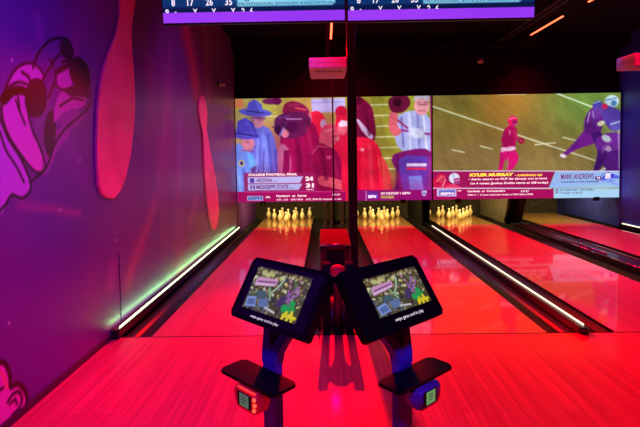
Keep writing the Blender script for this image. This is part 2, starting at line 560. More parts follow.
for s in (-.185, -.09, .09, .185):
    obj('rail', tube(bmesh.new(), (s, .02, .049), (s, 3.5, .049), .008), MATS['steel'], t, smooth=True)
t = tag(empty('wall_light_strip', (WL+.002, FOUL, .001)), 'white light strip glowing low along the purple mural wall', 'light strip')
obj('housing', bx(0, .066, -.045, 5.1, 0, .07, bevel=.006), MATS['divider_black'], t)
led('diffuser', .047, .054, .0, 5.07, .069, .082, t, 'led_wall')
t = tag(empty('wall_light_strip', (WR-.002, FOUL+.06, 0)), 'white light strip glowing low along the blue right-hand wall', 'light strip')
obj('housing', bx(-.06, 0, 0, 5.05, -.02, .052, bevel=.006), MATS['divider_black'], t)
led('diffuser', -.035, -.025, .06, 5.0, .051, .068, t)

# ------------------------------------------------------------------ duckpins
PROF = [(.018, 0), (.0205, .003), (.029, .022), (.040, .045), (.0485, .068), (.0515, .088), (.049, .108), (.042, .128), (.032, .146), (.0235, .162),
        (.0195, .174), (.0188, .184), (.021, .195), (.0245, .207), (.0262, .219), (.0245, .229), (.018, .2355), (.008, .239)]


def make_pin(label, group):
    r = tag(empty('duckpin'), label, 'bowling pin', group)
    obj('body', lathe(bmesh.new(), PROF[:12], 20), MATS['pin_cream'], r, smooth=True)
    obj('head', lathe(bmesh.new(), PROF[11:], 20), MATS['pin_white'], r, smooth=True)
    return r


POS = [('head pin', 0, 0), ('left pin of the second row', -.5, 1), ('right pin of the second row', .5, 1),
       ('left pin of the third row', -1, 2), ('middle pin of the third row', 0, 2), ('right pin of the third row', 1, 2),
       ('far left pin of the back row', -1.5, 3), ('second back-row pin from the left', -.5, 3), ('third back-row pin from the left', .5, 3), ('far right pin of the back row', 1.5, 3)]
WHERE = ['leftmost lane\'s cream rack', 'cream rack just right of the pillar', 'cream rack below the quarterback screen']
proto = None
for c, w in zip(CENTRES[:3], WHERE):
    for lb, ix, row in POS:
        lab = lb+' in the '+w
        if proto is None:
            proto = make_pin(lab, 'pins in the '+w); r = proto
        else:
            r = proto.copy(); COL.objects.link(r); r['label'] = lab; r['group'] = 'pins in the '+w
            for ch in proto.children:
                k = ch.copy(); COL.objects.link(k); k.parent = r
        r.location = (c+ix*.3048, HEADY+row*.264, 0)

# pit: kickbacks, posts
def kick(x0, x1, lab, curved=False, w=.02):
    t = tag(empty('kickback_panel', ((x0+x1)/2, 9.15, 0)), lab, 'side panel')
    h = (x1-x0)/2
    for s in (-1, 1):
        pts = [(0, 0), (1.6, 0), (1.6, .75), (-.02, .75), (-.02, .5), (.02, .3), (0, .12)] if not curved else \
              [(.2, -.1), (1.6, -.1), (1.6, .8), (-.12, .8), (-.1, .6), (-.05, .4), (.04, .2), (.14, .05)]
        b = prism(bmesh.new(), pts, lambda a, b_, d: (d, a, b_), s*h-.012, s*h+.012)
        obj('panel', b, MATS['kickback_grey'] if curved else MATS['black_paint'], t)
        if curved:
            bb = bmesh.new(); rings = []
            for i in range(48):
                tt = i/47; zz = .78-tt*.74; yy = -.11+.27*tt**1.7; f = .022 if i % 4 < 2 else .01; g = .022 if i % 4 < 2 else .016
                rings.append([(s*h-g, yy-f, zz), (s*h+g, yy-f, zz), (s*h+g, yy+.012, zz), (s*h-g, yy+.012, zz)])
            loft(bb, rings)
            obj('edge_guard', bb, MATS['black_plastic'], t)
    return t


kick(1.88, 2.02, 'dark side panel between the second and third lane\'s pins')
kick(3.545, 3.855, 'grey side panel with curved ribbed black edge left of the rightmost lane\'s deck', True)
kick(-.04, .36, 'dark side panel behind the ball return between two pin decks')
for u, lb in ((325.2, 'leftmost of the thin grey machine posts under the big screen behind the ball return'), (331, 'middle of the thin grey machine posts under the big screen behind the ball return'), (342, 'rightmost of the thin grey machine posts under the big screen behind the ball return')):
    p = on_y(u, 210, 9.05)
    t = tag(empty('machine_post', (p.x, 9.05, .04)), lb, 'post', 'machine posts behind the ball return')
    obj('upright', bx(-.028, .028, 0, .05, 0, .9, bevel=.005), MATS['kickback_grey'], t)
    obj('foot', bx(-.034, .034, -.012, .06, 0, .025, bevel=.004), MATS['steel'], t)

# ------------------------------------------------------------------ ball return
BRX = .085
t = tag(empty('ball_return', (BRX, FOUL+.03, 0)), 'ball return with red sloping lid, dark mouth and red hood between the two left lanes', 'ball return')
Y0 = FOUL+.03
b = bmesh.new()
box(b, -.148, -.085, 4.48-Y0, 5.38-Y0, .0, .51, bevel=.008)
box(b, .085, .148, 4.48-Y0, 5.38-Y0, .0, .51, bevel=.008)
box(b, -.148, .148, 4.48-Y0, 5.38-Y0, .472, .513, bevel=.008)
box(b, -.148, .148, 4.9-Y0, 5.38-Y0, 0, .47, bevel=.008)
obj('cabinet', b, MATS['dark_red_plastic'], t)
obj('lid', prism(bmesh.new(), [(4.47-Y0, .513), (5.39-Y0, .513), (5.39-Y0, .53), (5.36-Y0, .537), (4.47-Y0, .533)], lambda a, b_, d: (d, a, b_), -.15, .15), MATS['lid_red'], t)
obj('lid_edge', tube(bmesh.new(), (-.15, 4.466-Y0, .525), (.15, 4.466-Y0, .525), .008), MATS['steel'], t, smooth=True)
obj('mouth', bx(-.085, .085, 4.52-Y0, 4.54-Y0, .02, .472), MATS['black_matte'], t)
hd = bmesh.new()
rings = []
for z, hw, d in ((.0, .036, .03), (.16, .034, .03), (.3, .036, .032), (.36, .046, .04), (.395, .062, .054), (.43, .069, .06), (.46, .069, .062), (.485, .06, .056), (.503, .045, .042), (.512, .024, .022), (.516, .006, .006)):
    rings.append([(hw*math.cos(2*math.pi*k/20), 3.68-Y0+d*math.sin(2*math.pi*k/20), z) for k in range(20)])
obj('hood_stem', loft(hd, rings[:5]), MATS['dark_red_plastic'], t, smooth=True)
obj('hood', loft(bmesh.new(), rings[4:]), MATS['red_plastic'], t, smooth=True)
for s_ in (-1, 1):
    b = prism(bmesh.new(), [(-.05, 0), (.07, 0), (.07, .46), (.05, .52), (.0, .545), (-.03, .53), (-.05, .47)], lambda a, c, d: (d, 3.68-Y0+a, c), s_*.06, s_*.12)
    bmesh.ops.bevel(b, geom=b.edges[:], offset=.006, segments=2, affect='EDGES')
    obj('side_guard', b, MATS['black_plastic'], t)
rings = []
for y, hw, zt in ((4.2, .10, .10), (4.05, .125, .17), (3.92, .13, .19), (3.82, .125, .17), (3.76, .11, .13), (3.73, .095, .05)):
    R = []
    for i in range(13):
        a = math.pi*i/12
        R.append((hw*math.copysign(abs(math.cos(a))**.7, math.cos(a)), y-Y0, zt*math.sin(a)**.6 if math.sin(a) > 1e-6 else 0))
    rings.append(R)
obj('front_bowl', loft(bmesh.new(), rings), MATS['dark_red_plastic'], t, smooth=True)
for s in (-1, 1):
    obj('side_rail', bx(s*.148-.012, s*.148+.012, 3.62-Y0, 4.48-Y0, .0, .1, bevel=.005), MATS['black_plastic'], t)
obj('base_plate', bx(-.128, .128, 3.57-Y0, 5.4-Y0, -.12, .004), MATS['black_plastic'], t)

# slim pole, pillar
p = on_y(333.2, 150, 8.62)
t = tag(empty('slim_pole', (p.x, 8.62, .042)), 'thin black pole crossing the left screen, standing behind the ball return', 'pole')
obj('shaft', tube(bmesh.new(), (0, 0, 0), (0, 0, 2.75), .014), MATS['black_paint'], t, smooth=True)
obj('foot_flange', lathe(bmesh.new(), [(.05, 0), (.05, .008), (.02, .014)], 16), MATS['black_paint'], t)
p = on_y(352.6, 180, 4.85)
PILX = p.x
t = tag(empty('support_pillar', (PILX, 4.85, -.16)), 'slim dark purple square pillar in front of the left screen', 'pillar')
obj('shaft', bx(-.046, .046, -.046, .046, 0, CEIL+.16, bevel=.004), MATS['pillar_paint'], t)
obj('foot', bx(-.053, .053, -.07, .07, .12, .2, bevel=.004), MATS['pillar_paint'], t)

# ------------------------------------------------------------------ giant wall pins
PIN1 = [(120, 2), (120, 12), (117.5, 30), (114, 42), (109, 52), (104, 66), (100.5, 85), (98, 110), (97, 140), (97.3, 165), (98.5, 184), (102, 194), (108, 198.5), (115, 198.5), (121, 191), (126, 178),
        (131, 155), (134.5, 125), (135, 100), (134, 75), (132.3, 55), (131, 40), (131.3, 26), (133.3, 14), (135, 2)]
PIN2 = [(201.8, 95), (199.6, 100), (199, 106), (199.5, 114), (201, 122), (203, 132), (203.8, 147), (204.6, 168), (206.2, 194), (209.2, 217), (211.6, 226), (213.8, 230.5), (216, 229.5), (218.2, 221), (219, 210),
        (218.2, 195), (215.3, 176), (211, 154), (208.5, 140), (206.4, 129), (206.7, 121), (207.6, 114), (206.6, 104), (204.4, 96.5)]


def wall_pin(px, lab, extra=None):
    pts = [(on_x(u, v, WL+.017).y, on_x(u, v, WL+.017).z) for u, v in px]
    if extra: pts += extra(pts)
    cy = sum(a for a, _ in pts)/len(pts); z0 = min(b for _, b in pts)
    t = tag(empty('wall_bowling_pin', (WL, cy, z0)), lab, 'wall decoration', 'giant bowling pins on the mural wall')
    b = prism(bmesh.new(), [(a-cy, z-z0) for a, z in pts], lambda a, z, d: (d, a, z), .002, .019)
    bmesh.ops.bevel(b, geom=[e for e in b.edges if all(v.co.x > .018 for v in e.verts)], offset=.008, segments=2, affect='EDGES')
    obj('pin_cutout', b, MATS['pin_wall_red'], t)
    return t


def head(pts):
    (ya, za), (yb, zb) = pts[-1], pts[0]
    m = (ya+yb)/2; r = abs(ya-yb)/2
    return [(m+(ya-m)*k, (za+zb)/2+h) for k, h in ((1.08, .1), (1.08, .2), (.85, .3), (.45, .36), (0, .38))] + \
           [(m+(yb-m)*k, (za+zb)/2+h) for k, h in ((.45, .36), (.85, .3), (1.08, .2), (1.08, .1))]


wall_pin(PIN1, 'nearer, larger giant red bowling pin mounted on the purple mural wall', head)
wall_pin(PIN2, 'farther, smaller giant red bowling pin mounted on the mural wall near the screen')

# ------------------------------------------------------------------ big screens
ZB, ZT = .531, 2.451
SX = [-1.648, 1.966, 1.992, 5.42]


def big_screen(x0, x1, label):
    t = tag(empty('projection_screen', (x0, SCREEN_Y, ZB)), label, 'screen')
    obj('board', bx(0, x1-x0, .004, .045, 0, ZT-ZB, bevel=.003), MATS['black_paint'], t)
    return t


def screen_fn(ua, ub, va, vb, W, H):
    def f(x, y, off=0.0):
        return Vector(((x-ua)/(ub-ua)*W, -off, (vb-y)/(vb-va)*H))

    def g(x, y):
        return np.stack([(x-ua)/(ub-ua)*W, np.zeros_like(x), (vb-y)/(vb-va)*H], 1)
    return f, g


# left screen -----------------------------------------------------
s1 = big_screen(SX[0], SX[1], 'left big screen showing police officers and a cameraman at a college football game')
f1, g1 = screen_fn(236, 432, 99, 202.3, SX[1]-SX[0], ZT-ZB)
P = Paint(236, 432, 99, 202.3, 480, 260, (186, 178, 70)); P.tilt = (236, .0147)
P.rect(344, 90, 440, 215, (146, 146, 44), 6)
P.glow(300, 165, 60, 50, (190, 40, 110), .75); P.glow(250, 185, 40, 30, (140, 60, 150), .8); P.glow(268, 108, 16, 14, (188, 196, 66), .7)  # magenta wash of the red lamps painted into the field colour
P.glow(375, 190, 40, 20, (170, 50, 80), .8)
P.line([(262, 116), (293, 117)], 1.2, (225, 225, 170)); P.rect(236, 99, 244, 108, (220, 120, 60), 2)
P.ell(273, 101.5, 10, 3.2, (110, 30, 80)); P.ell(278, 101, 4.5, 4, (96, 16, 70))
# back row of officials at the far right of the first half
P.poly([(312, 99), (346, 98), (346, 112), (313, 113)], (186, 184, 240)); P.line([(314, 103), (345, 102)], 1, (150, 150, 220))
P.poly([(308, 116), (318, 111), (326, 119), (324, 134), (312, 140), (306, 130)], (236, 30, 60)); P.ell(324, 124, 3, 5, (200, 170, 210))
P.ell(342, 112, 6, 6, (200, 20, 60)); P.poly([(337, 116), (348, 115), (348, 200), (334, 200), (333, 150)], (224, 26, 66))
P.ell(343, 128, 5, 7, (226, 100, 120)); P.poly([(339, 124), (342, 120), (348, 121), (348, 126), (340, 127)], (236, 220, 240))
# officer behind
P.poly([(256, 127), (264, 126), (272, 132), (277, 150), (279, 182), (256, 182), (246, 160)], (104, 110, 216))
P.poly([(262, 130), (268, 140), (270, 175), (262, 182)], (120, 140, 236), 1.5); P.line([(264, 150), (262, 180)], 1, (70, 60, 150))
P.ell(259, 121, 5.5, 7, (214, 130, 140)); P.poly([(247, 113), (249, 103), (255, 99.5), (262, 104), (265, 114)], (74, 74, 196))
P.ell(256, 112.5, 16.5, 4, (84, 84, 206), .08); P.line([(248, 111), (265, 113)], 1.4, (40, 34, 120))
P.rect(251, 117, 266, 119, (120, 60, 120), 1.5)
# officer in front
P.poly([(236, 146), (246, 150), (254, 156), (262, 176), (262, 204), (236, 204)], (110, 140, 232))
P.poly([(247, 152), (253, 156), (259, 176), (257, 190), (250, 176)], (104, 180, 244), 1); P.poly([(250, 168), (258, 164), (264, 200), (256, 204)], (90, 50, 130), 2)
P.ell(241, 163, 3, 3.5, (210, 190, 90)); P.ell(241, 163, 1.8, 2.2, (60, 50, 130))
P.ell(248, 143, 6.5, 7.5, (220, 126, 134)); P.poly([(236, 132), (238, 121), (246, 117.5), (254, 123), (258, 136)], (66, 58, 176))
P.ell(246, 135.5, 13, 3.6, (78, 70, 190), .05); P.line([(237, 133), (258, 136)], 1.4, (34, 24, 100)); P.line([(241, 150), (254, 151)], 1.2, (150, 70, 120))
# cameraman
P.poly([(281, 136), (290, 124), (304, 120), (316, 126), (320, 148), (318, 204), (276, 204), (280, 170)], (150, 14, 74))
P.poly([(281, 144), (289, 150), (291, 172), (284, 196), (278, 192), (277, 160)], (196, 110, 150), 2); P.poly([(284, 150), (290, 150), (288, 190), (281, 190)], (120, 10, 70), 1)
P.ell(307, 118, 5.5, 9, (214, 110, 140)); P.poly([(284, 114), (286, 104), (296, 101.5), (306, 106), (310, 113), (300, 117)], (132, 24, 68))
P.poly([(275, 121), (283, 114), (302, 112), (311, 118), (309, 131), (296, 138), (279, 136)], (84, 24, 78))
P.line([(287, 119), (302, 119)], 1.3, (190, 130, 200)); P.line([(296, 108), (307, 110)], 1.2, (220, 90, 100)); P.ell(278, 129, 3.5, 5, (50, 14, 60)); P.ell(293, 127, 6, 5, (60, 14, 64))
P.ell(285.5, 133, 4, 4.6, (228, 130, 150)); P.line([(285, 126), (280, 136)], 1.4, (130, 130, 220)); P.line([(273, 127), (280, 124)], 1.2, (70, 30, 80))
# officer at right
P.poly([(306, 172), (310, 153), (318, 143), (328, 146), (340, 156), (344, 200), (304, 200)], (140, 12, 66)); P.line([(312, 154), (318, 146), (327, 147)], .9, (220, 110, 160))
P.ell(330, 135, 9.5, 10.5, (232, 92, 116)); P.poly([(321, 133), (324, 126), (331, 124), (338, 128), (337, 132), (328, 131)], (214, 70, 100)); P.ell(338, 138, 2, 3, (240, 130, 130))
P.poly([(318, 177), (326, 176), (346, 182), (346, 190), (330, 187), (319, 184)], (238, 96, 110)); P.ell(329, 157, 2.5, 2, (210, 80, 130))
# second half: coaches on the sideline
for k in range(7):
    y = 104.5+k*10.6; P.line([(358, y+1), (402, y)], 1.3, (214, 218, 170), k=.9)
P.poly([(354, 104), (360, 98), (368, 102), (374, 112), (375, 140), (354, 140)], (116, 14, 58)); P.ell(360, 101, 4, 4, (80, 6, 40)); P.poly([(356, 118), (360, 120), (374, 136), (372, 141), (362, 130)], (206, 180, 220))
P.poly([(345, 142), (358, 137), (372, 139), (380, 148), (383, 160), (388, 176), (390, 196), (345, 202)], (240, 26, 62))
P.poly([(378, 160), (384, 158), (391, 176), (390, 192), (384, 192), (382, 176)], (216, 60, 60)); P.line([(380, 150), (382, 172)], .8, (170, 10, 40)); P.ell(362, 149.5, 2.6, 1.5, (250, 190, 200))
P.poly([(394, 124), (402, 114), (416, 111), (430, 118), (432, 150), (420, 156), (402, 150), (396, 140)], (168, 172, 226))
for a, b, c in (((402, 118), (404, 146), (120, 110, 190)), ((410, 114), (411, 150), (206, 206, 240)), ((418, 113), (420, 150), (130, 120, 200)), ((424, 116), (427, 148), (214, 214, 244)), ((400, 130), (430, 134), (130, 40, 120)), ((398, 120), (408, 128), (150, 40, 100))): P.line([a, b], 2.0, c, 1.2)
P.ell(417, 133, 8, 5, (206, 210, 240), .2, 1.5)
P.poly([(390, 116), (394, 107), (399, 108), (398, 124), (402, 132), (396, 136), (390, 130)], (214, 96, 110)); P.poly([(389, 103), (393, 97), (407, 96), (411, 104), (404, 112), (393, 112)], (96, 18, 52)); P.ell(398, 103, 4, 4, (50, 8, 30))
P.ell(422.5, 106, 7.5, 9.5, (226, 150, 160)); P.poly([(414, 101), (416, 95), (430, 95), (431, 102), (423, 99)], (190, 180, 200)); P.line([(419, 105), (428, 105)], .9, (120, 60, 90)); P.line([(420, 111), (426, 111)], .9, (150, 60, 90))
P.poly([(392, 160), (400, 152), (432, 152), (432, 200), (394, 200), (399, 176)], (122, 22, 104)); P.poly([(398, 160), (407, 155), (428, 156), (428, 194), (404, 194)], (92, 56, 170))
P.rect(407, 163, 427, 166, (230, 210, 240)); P.rect(407, 167, 427, 169.5, (220, 40, 90)); P.poly([(409, 176), (422, 175), (425, 196), (411, 196)], (104, 150, 244), 1.2)
P.rect(431, 94, 433, 204, (150, 20, 110), .8)
P.glow(318, 160, 34, 50, (206, 10, 96), .25); P.glow(286, 185, 26, 24, (170, 14, 96), .4); P.glow(420, 190, 26, 16, (170, 20, 110), .5); P.glow(250, 130, 24, 40, (96, 70, 190), .2)  # magenta haze: red room light on the screen, painted into the picture
for x0, y0, x1, y1, w_, c in ((268, 135, 272, 176, 3, (70, 76, 180)), (258, 140, 256, 176, 2.4, (140, 150, 240)), (275, 150, 277, 178, 2, (60, 60, 160)), (243, 170, 247, 198, 3, (70, 90, 200)), (238, 176, 240, 198, 2, (150, 180, 246)),
        (298, 140, 300, 186, 5, (110, 8, 60)), (308, 128, 312, 150, 3, (190, 30, 90)), (290, 106, 300, 104, 2, (170, 50, 90)), (279, 118, 290, 116, 1.6, (120, 70, 150)), (283, 124, 290, 132, 2, (50, 12, 60)),
        (322, 150, 326, 178, 4, (110, 8, 54)), (334, 158, 338, 176, 3, (176, 30, 90)), (312, 160, 309, 196, 3, (170, 24, 84)), (326, 131, 334, 129, 1.5, (250, 150, 160)), (333, 136, 338, 136, 1.2, (130, 30, 70)), (332, 142, 337, 142, 1, (150, 30, 70)),
        (360, 150, 358, 192, 4, (206, 10, 46)), (370, 145, 372, 190, 3, (254, 60, 90)), (376, 150, 378, 184, 2, (200, 10, 50)), (366, 106, 370, 134, 3, (90, 8, 46)), (398, 156, 397, 190, 3, (90, 14, 80)), (430, 158, 430, 190, 2.5, (140, 60, 160)),
        (418, 103, 421, 103, 1, (90, 40, 60)), (425, 103, 428, 103, 1, (90, 40, 60)), (252, 121, 254, 121, 1.2, (120, 50, 70)), (260, 120, 263, 120, 1.2, (120, 50, 70)), (246, 142, 249, 142, 1.1, (120, 50, 70)), (253, 146, 256, 147, 1, (150, 60, 80)),
        (248, 122, 254, 134, 3, (90, 84, 214)), (258, 102, 261, 111, 2.4, (104, 104, 226)), (304, 117, 308, 116, 1.2, (120, 40, 70))):
    P.line([(x0, y0), (x1, y1)], w_, c, w_*.8, .75)
P.finish(3, .07, 2); P.smooth = False
# captions
P.rect(236, 191.5, 345.5, 204, (166, 12, 92)); P.rect(357.5, 189.5, 434, 202, (150, 16, 112), 1.0)
P.rect(243, 172.5, 316, 191.5, (158, 30, 96), 2, .85); P.line([(244, 192), (345, 191.2)], .7, (224, 60, 150))
P.poly([(247, 177), (303, 176), (299.5, 182.6), (247, 183.2)], (196, 186, 244)); P.poly([(247, 184), (302, 183.4), (298, 189.6), (247, 190.2)], (186, 180, 240))
P.rect(249, 178, 253.5, 182.6, (90, 60, 170)); P.rect(249.5, 185, 251, 189, (120, 60, 140)); P.rect(252.2, 185, 254, 189, (120, 60, 140))
P.rect(246, 195.8, 262, 200.4, (180, 172, 240), .6); P.line([(366, 191), (366, 201)], .7, (216, 150, 220))
P.rect(367.5, 191.5, 378, 194, (112, 40, 150)); P.rect(367.5, 194, 378, 198.2, (96, 60, 200)); P.rect(381, 195.5, 394, 198, (214, 190, 80), .8)
P.poly([(422, 190.5), (427, 190), (427, 193.5), (424.5, 196), (422, 194)], (190, 190, 244)); P.rect(422.4, 192.5, 426.6, 193.6, (130, 40, 160))
P.mesh('picture', g1, MATS['screen_picture'], s1)


def cap1(s, m, x0, y0, x1, y1, bold=.03, slant=0, name='caption', parent=s1, f=f1, k=(236, .0147)):
    d = lambda x, y: f(x, y+k[1]*(x0-k[0]), .003)
    return text(name, s, MATS[m], parent, d, x0, y0, x1, y1, bold, slant)


cap1('COLLEGE FOOTBALL FINAL', 'txt_white', 247.5, 173.4, 297, 175.8, .04)
cap1('ARIZONA', 'txt_maroon', 255.5, 178.2, 271.5, 182, .03); cap1('3-8', 'txt_maroon', 272.5, 180, 276, 181.8, .0)
cap1('MISSISSIPPI STATE', 'txt_maroon', 255.5, 184.9, 288, 189, .03); cap1('8-4', 'txt_maroon', 289.5, 187, 293, 188.8, .0)
cap1('24', 'txt_white', 305, 176.2, 313, 180.6, .05); cap1('31', 'txt_white', 305.5, 183, 313.5, 187.4, .05); cap1('FINAL', 'txt_white', 306, 188.6, 313.5, 189.9, .02)
cap1('ESPN', 'txt_blue', 247, 196.5, 261, 199.8, .06, .3); cap1('NFL', 'txt_white', 264.8, 196, 269.5, 198)
cap1('Panthers  at  Saints', 'txt_white', 275.5, 194.6, 306, 196.8); cap1('ATL -3.5   O/U 40.5   ATL 56% Fri chance to win', 'txt_white', 275.5, 198.6, 341, 200.4, .02); cap1('8:15 ET', 'txt_white', 332, 193.6, 340, 195.2)
cap1('ESPN', 'txt_white', 368, 194.8, 376, 197.8, .06, .3); cap1('NY FANTASY + ESPN+', 'txt_white', 381, 191.9, 411, 194.4, .03); cap1('THURSDAY 7 ET', 'txt_maroon', 381.5, 195.9, 393.5, 197.7, .02)

# right screen ----------------------------------------------------
s2 = big_screen(SX[2], SX[3], 'right big screen showing a football quarterback on a green field')
f2, g2 = screen_fn(433.5, 620.6, 96, 200.4, SX[3]-SX[2], ZT-ZB)
P = Paint(433.5, 620.6, 96, 200.4, 470, 262, (126, 104, 52)); K2 = (433.5, .019); P.tilt = K2
P.glow(505, 100, 36, 26, (186, 122, 44), .8); P.glow(462, 108, 26, 20, (108, 108, 40), .6); P.glow(590, 102, 45, 32, (112, 156, 66), .9); P.glow(612, 140, 18, 40, (124, 156, 88), .5)
P.glow(470, 160, 60, 14, (146, 118, 76), .7); P.glow(560, 165, 50, 12, (150, 130, 80), .5)
for _ in range(160):
    x, y = rng.uniform(433, 620), rng.uniform(96, 171); l = rng.uniform(3, 14); d = rng.choice([-22, 18])
    P.line([(x, y), (x+l, y+l*.1)], 1.1, tuple(np.array((134+d, 126+d, 48+d*.5))), 1.4, .22)
WHT = (222, 222, 190)
P.line([(433, 106.5), (525, 137), (596, 160)], 1.5, WHT, .8, .85); P.line([(556, 93), (592, 106.5)], 1.5, (214, 236, 200), .8)
for a, b in (((453, 150), (465, 152.5)), ((481, 146), (493, 149)), ((536, 144.5), (556, 142.5)), ((564, 137), (576, 140)), ((500, 94.5), (526, 94))): P.line([a, b], 1.2, WHT, .8, .9)
P.tilt = (433.5, .019)
QS = P.X; P.X = P.X-2; P.x = P.x-2
# quarterback
CR, MG = (172, 16, 84), (216, 20, 116)
P.poly([(500, 150), (513, 150), (517.5, 159), (511, 170), (506, 172), (508, 162), (504, 160), (500.5, 172), (497, 172), (499, 160)], MG); P.line([(507, 151), (507, 161)], .6, (150, 10, 80))
P.poly([(503, 131), (507, 126), (514, 127), (516, 134), (514, 146), (513, 151), (501, 150), (502, 140)], CR); P.poly([(500.5, 147.5), (513, 146.5), (514, 149.5), (509, 151), (504, 151), (500.5, 152.5)], (236, 190, 220))
P.line([(504, 131), (501.5, 140), (504.5, 146)], 3, (156, 12, 78)); P.line([(513, 131), (516, 138), (519, 140)], 2.6, (190, 40, 90)); P.ell(519.8, 140.4, 3.8, 3, (150, 16, 60), .7); P.line([(518, 139), (521.5, 142)], .6, (220, 120, 130))
P.ell(511.4, 121, 4.9, 5.2, (220, 22, 96)); P.ell(513.6, 122.6, 2.6, 2.8, (150, 20, 90)); P.line([(508, 119), (514, 117.5)], .9, (240, 140, 170)); P.line([(513, 124), (516, 124.5)], .8, (220, 130, 170)); P.line([(508.5, 130.5), (508.5, 134.5)], 1.0, (236, 170, 200)); P.line([(507, 157), (506, 170)], .8, (240, 90, 160))
P.X = QS; P.x = P.x+2
# players at right
PU, PD = (96, 34, 132), (66, 22, 110)
P.poly([(585, 120), (590, 110), (600, 103), (607, 110), (604, 122), (600, 134), (592, 140), (586, 132)], PU)
P.poly([(586, 130), (598, 130), (596, 142), (580, 148), (569, 154), (563, 157.5), (562, 155), (572, 146), (580, 136)], (112, 30, 140)); P.ell(564, 155.5, 3.4, 1.9, (232, 222, 236), .3); P.poly([(592, 134), (602, 132), (606, 150), (602, 164), (597, 172), (594, 172), (597, 160), (598, 150)], PD); P.ell(594.5, 172, 3, 1.8, (222, 214, 236), .4)
P.line([(590, 112), (588, 122)], .9, (200, 190, 220)); P.line([(593, 111), (594, 117)], 1.2, (206, 190, 226))
P.ell(598, 105, 5, 4.6, (74, 66, 170)); P.line([(594, 103), (600, 101)], .9, (180, 200, 220)); P.ell(612, 101, 7.2, 6.2, (196, 226, 232)); P.line([(606, 100), (616, 98)], 1.2, (90, 120, 200)); P.ell(614, 103, 3, 3, (80, 130, 190))
P.poly([(600, 108), (606, 105), (616, 108), (621, 112), (621, 126), (612, 130), (604, 120)], (84, 60, 160)); P.ell(605, 106, 2.8, 3, (206, 40, 80)); P.ell(616, 125, 6, 5.6, (96, 84, 180)); P.line([(611, 124), (620, 121)], 1.0, (200, 220, 236))
P.poly([(596, 142), (604, 134), (618, 132), (622, 140), (622, 160), (614, 162), (604, 158)], (110, 40, 150)); P.ell(607, 138, 5, 3.2, (190, 200, 214), .5); P.ell(601.5, 123, 4, 2.4, (206, 200, 170), -.4); P.ell(608, 148, 4.4, 3, (180, 150, 200), .3)
P.poly([(600, 150), (608, 150), (606, 162), (599, 171), (594, 172)], PD); P.poly([(608, 152), (621, 148), (621, 172), (608, 172), (604, 164)], (84, 28, 126)); P.line([(619, 130), (620.5, 168)], 1.4, (200, 180, 220), .8, .7); P.line([(606, 168), (600, 172)], 2, (220, 214, 236))
P.ell(597, 112, 5, 7, (120, 70, 170), .6, 3, .5); P.ell(590, 128, 6, 6, (70, 22, 104), 0, 4, .6); P.ell(575, 146, 5, 2.5, (80, 24, 110), -.5, 2, .6); P.line([(613, 140), (606, 146), (603, 152)], 2.2, (128, 60, 160), 1)
P.ell(509, 140, 4, 7, (140, 12, 66), .1, 3, .6); P.ell(502, 160, 2, 8, (160, 12, 84), .1, 2, .5)
P.finish(4, .05, 2); P.smooth = False
# lower captions
P.poly([(433, 171.6), (556, 171.4), (549.5, 188), (433, 188.4)], (160, 22, 88)); P.poly([(556.5, 171), (622, 170.6), (622, 187.2), (550, 188)], (150, 186, 240))
P.line([(433, 171.2), (622, 170.6)], .9, (226, 206, 240)); P.line([(433, 188.8), (552, 188.2)], 1.1, (236, 200, 232)); P.rect(433, 189.2, 555, 201, (170, 16, 92), .6); P.rect(555, 188.2, 622, 200.5, (170, 212, 246), .6)
P.glow(600, 187, 20, 3, (170, 214, 220), .7)
P.poly([(433.5, 180), (440, 174), (447, 176), (445, 181), (451, 184), (452, 188), (434, 188)], (214, 24, 78)); P.poly([(436, 182), (442, 175), (446, 178), (441, 183)], (240, 90, 110)); P.line([(438, 184), (444, 178)], .9, (120, 8, 50)); P.line([(443, 187), (446, 180)], .8, (250, 190, 210))
P.ell(455, 178.5, 5.4, 5.2, (226, 226, 246)); P.poly([(454, 179), (460, 178), (461, 184), (455, 185)], (170, 60, 130)); P.line([(455, 181), (460, 180.4)], .6, (236, 200, 230)); P.line([(453, 174), (455, 178)], .8, (150, 160, 220)); P.poly([(447, 186), (454, 184), (463, 188), (446, 188.4)], (236, 60, 110))
P.rect(437.5, 189.6, 457, 196.8, (210, 200, 240), .6); P.poly([(439.5, 190.8), (456, 190.4), (455, 195.6), (439.5, 196)], (112, 90, 190)); P.rect(440.5, 191.4, 454.5, 192.4, (90, 120, 220))
P.ell(610.5, 177, 10, 4.2, (112, 128, 236), -.1, 1.0); P.ell(609, 175.4, 6.5, 3.4, (74, 66, 206), -.15, .8)
P.line([(600, 178.5), (606, 174), (613, 172.4), (620, 174)], 1.1, (176, 206, 252), .7); P.line([(606, 181), (612, 178.6), (620, 179)], 1.2, (150, 190, 250), .7); P.line([(611, 181.5), (619, 184)], 1.0, (120, 150, 240), .7); P.line([(612, 176.5), (620, 176.6)], 1.1, (70, 70, 206), .6)
P.rect(596.5, 176, 602.5, 179.6, (60, 30, 110), .5); P.rect(556.8, 189, 559.8, 193.2, (104, 110, 150), .7); P.rect(557.8, 190, 558.8, 192.4, (200, 214, 240), .4)
P.mesh('picture', g2, MATS['screen_picture'], s2)


def cap2(s, m, x0, y0, x1, y1, bold=.03, slant=0):
    return cap1(s, m, x0, y0, x1, y1, bold, slant, 'caption', s2, f2, K2)


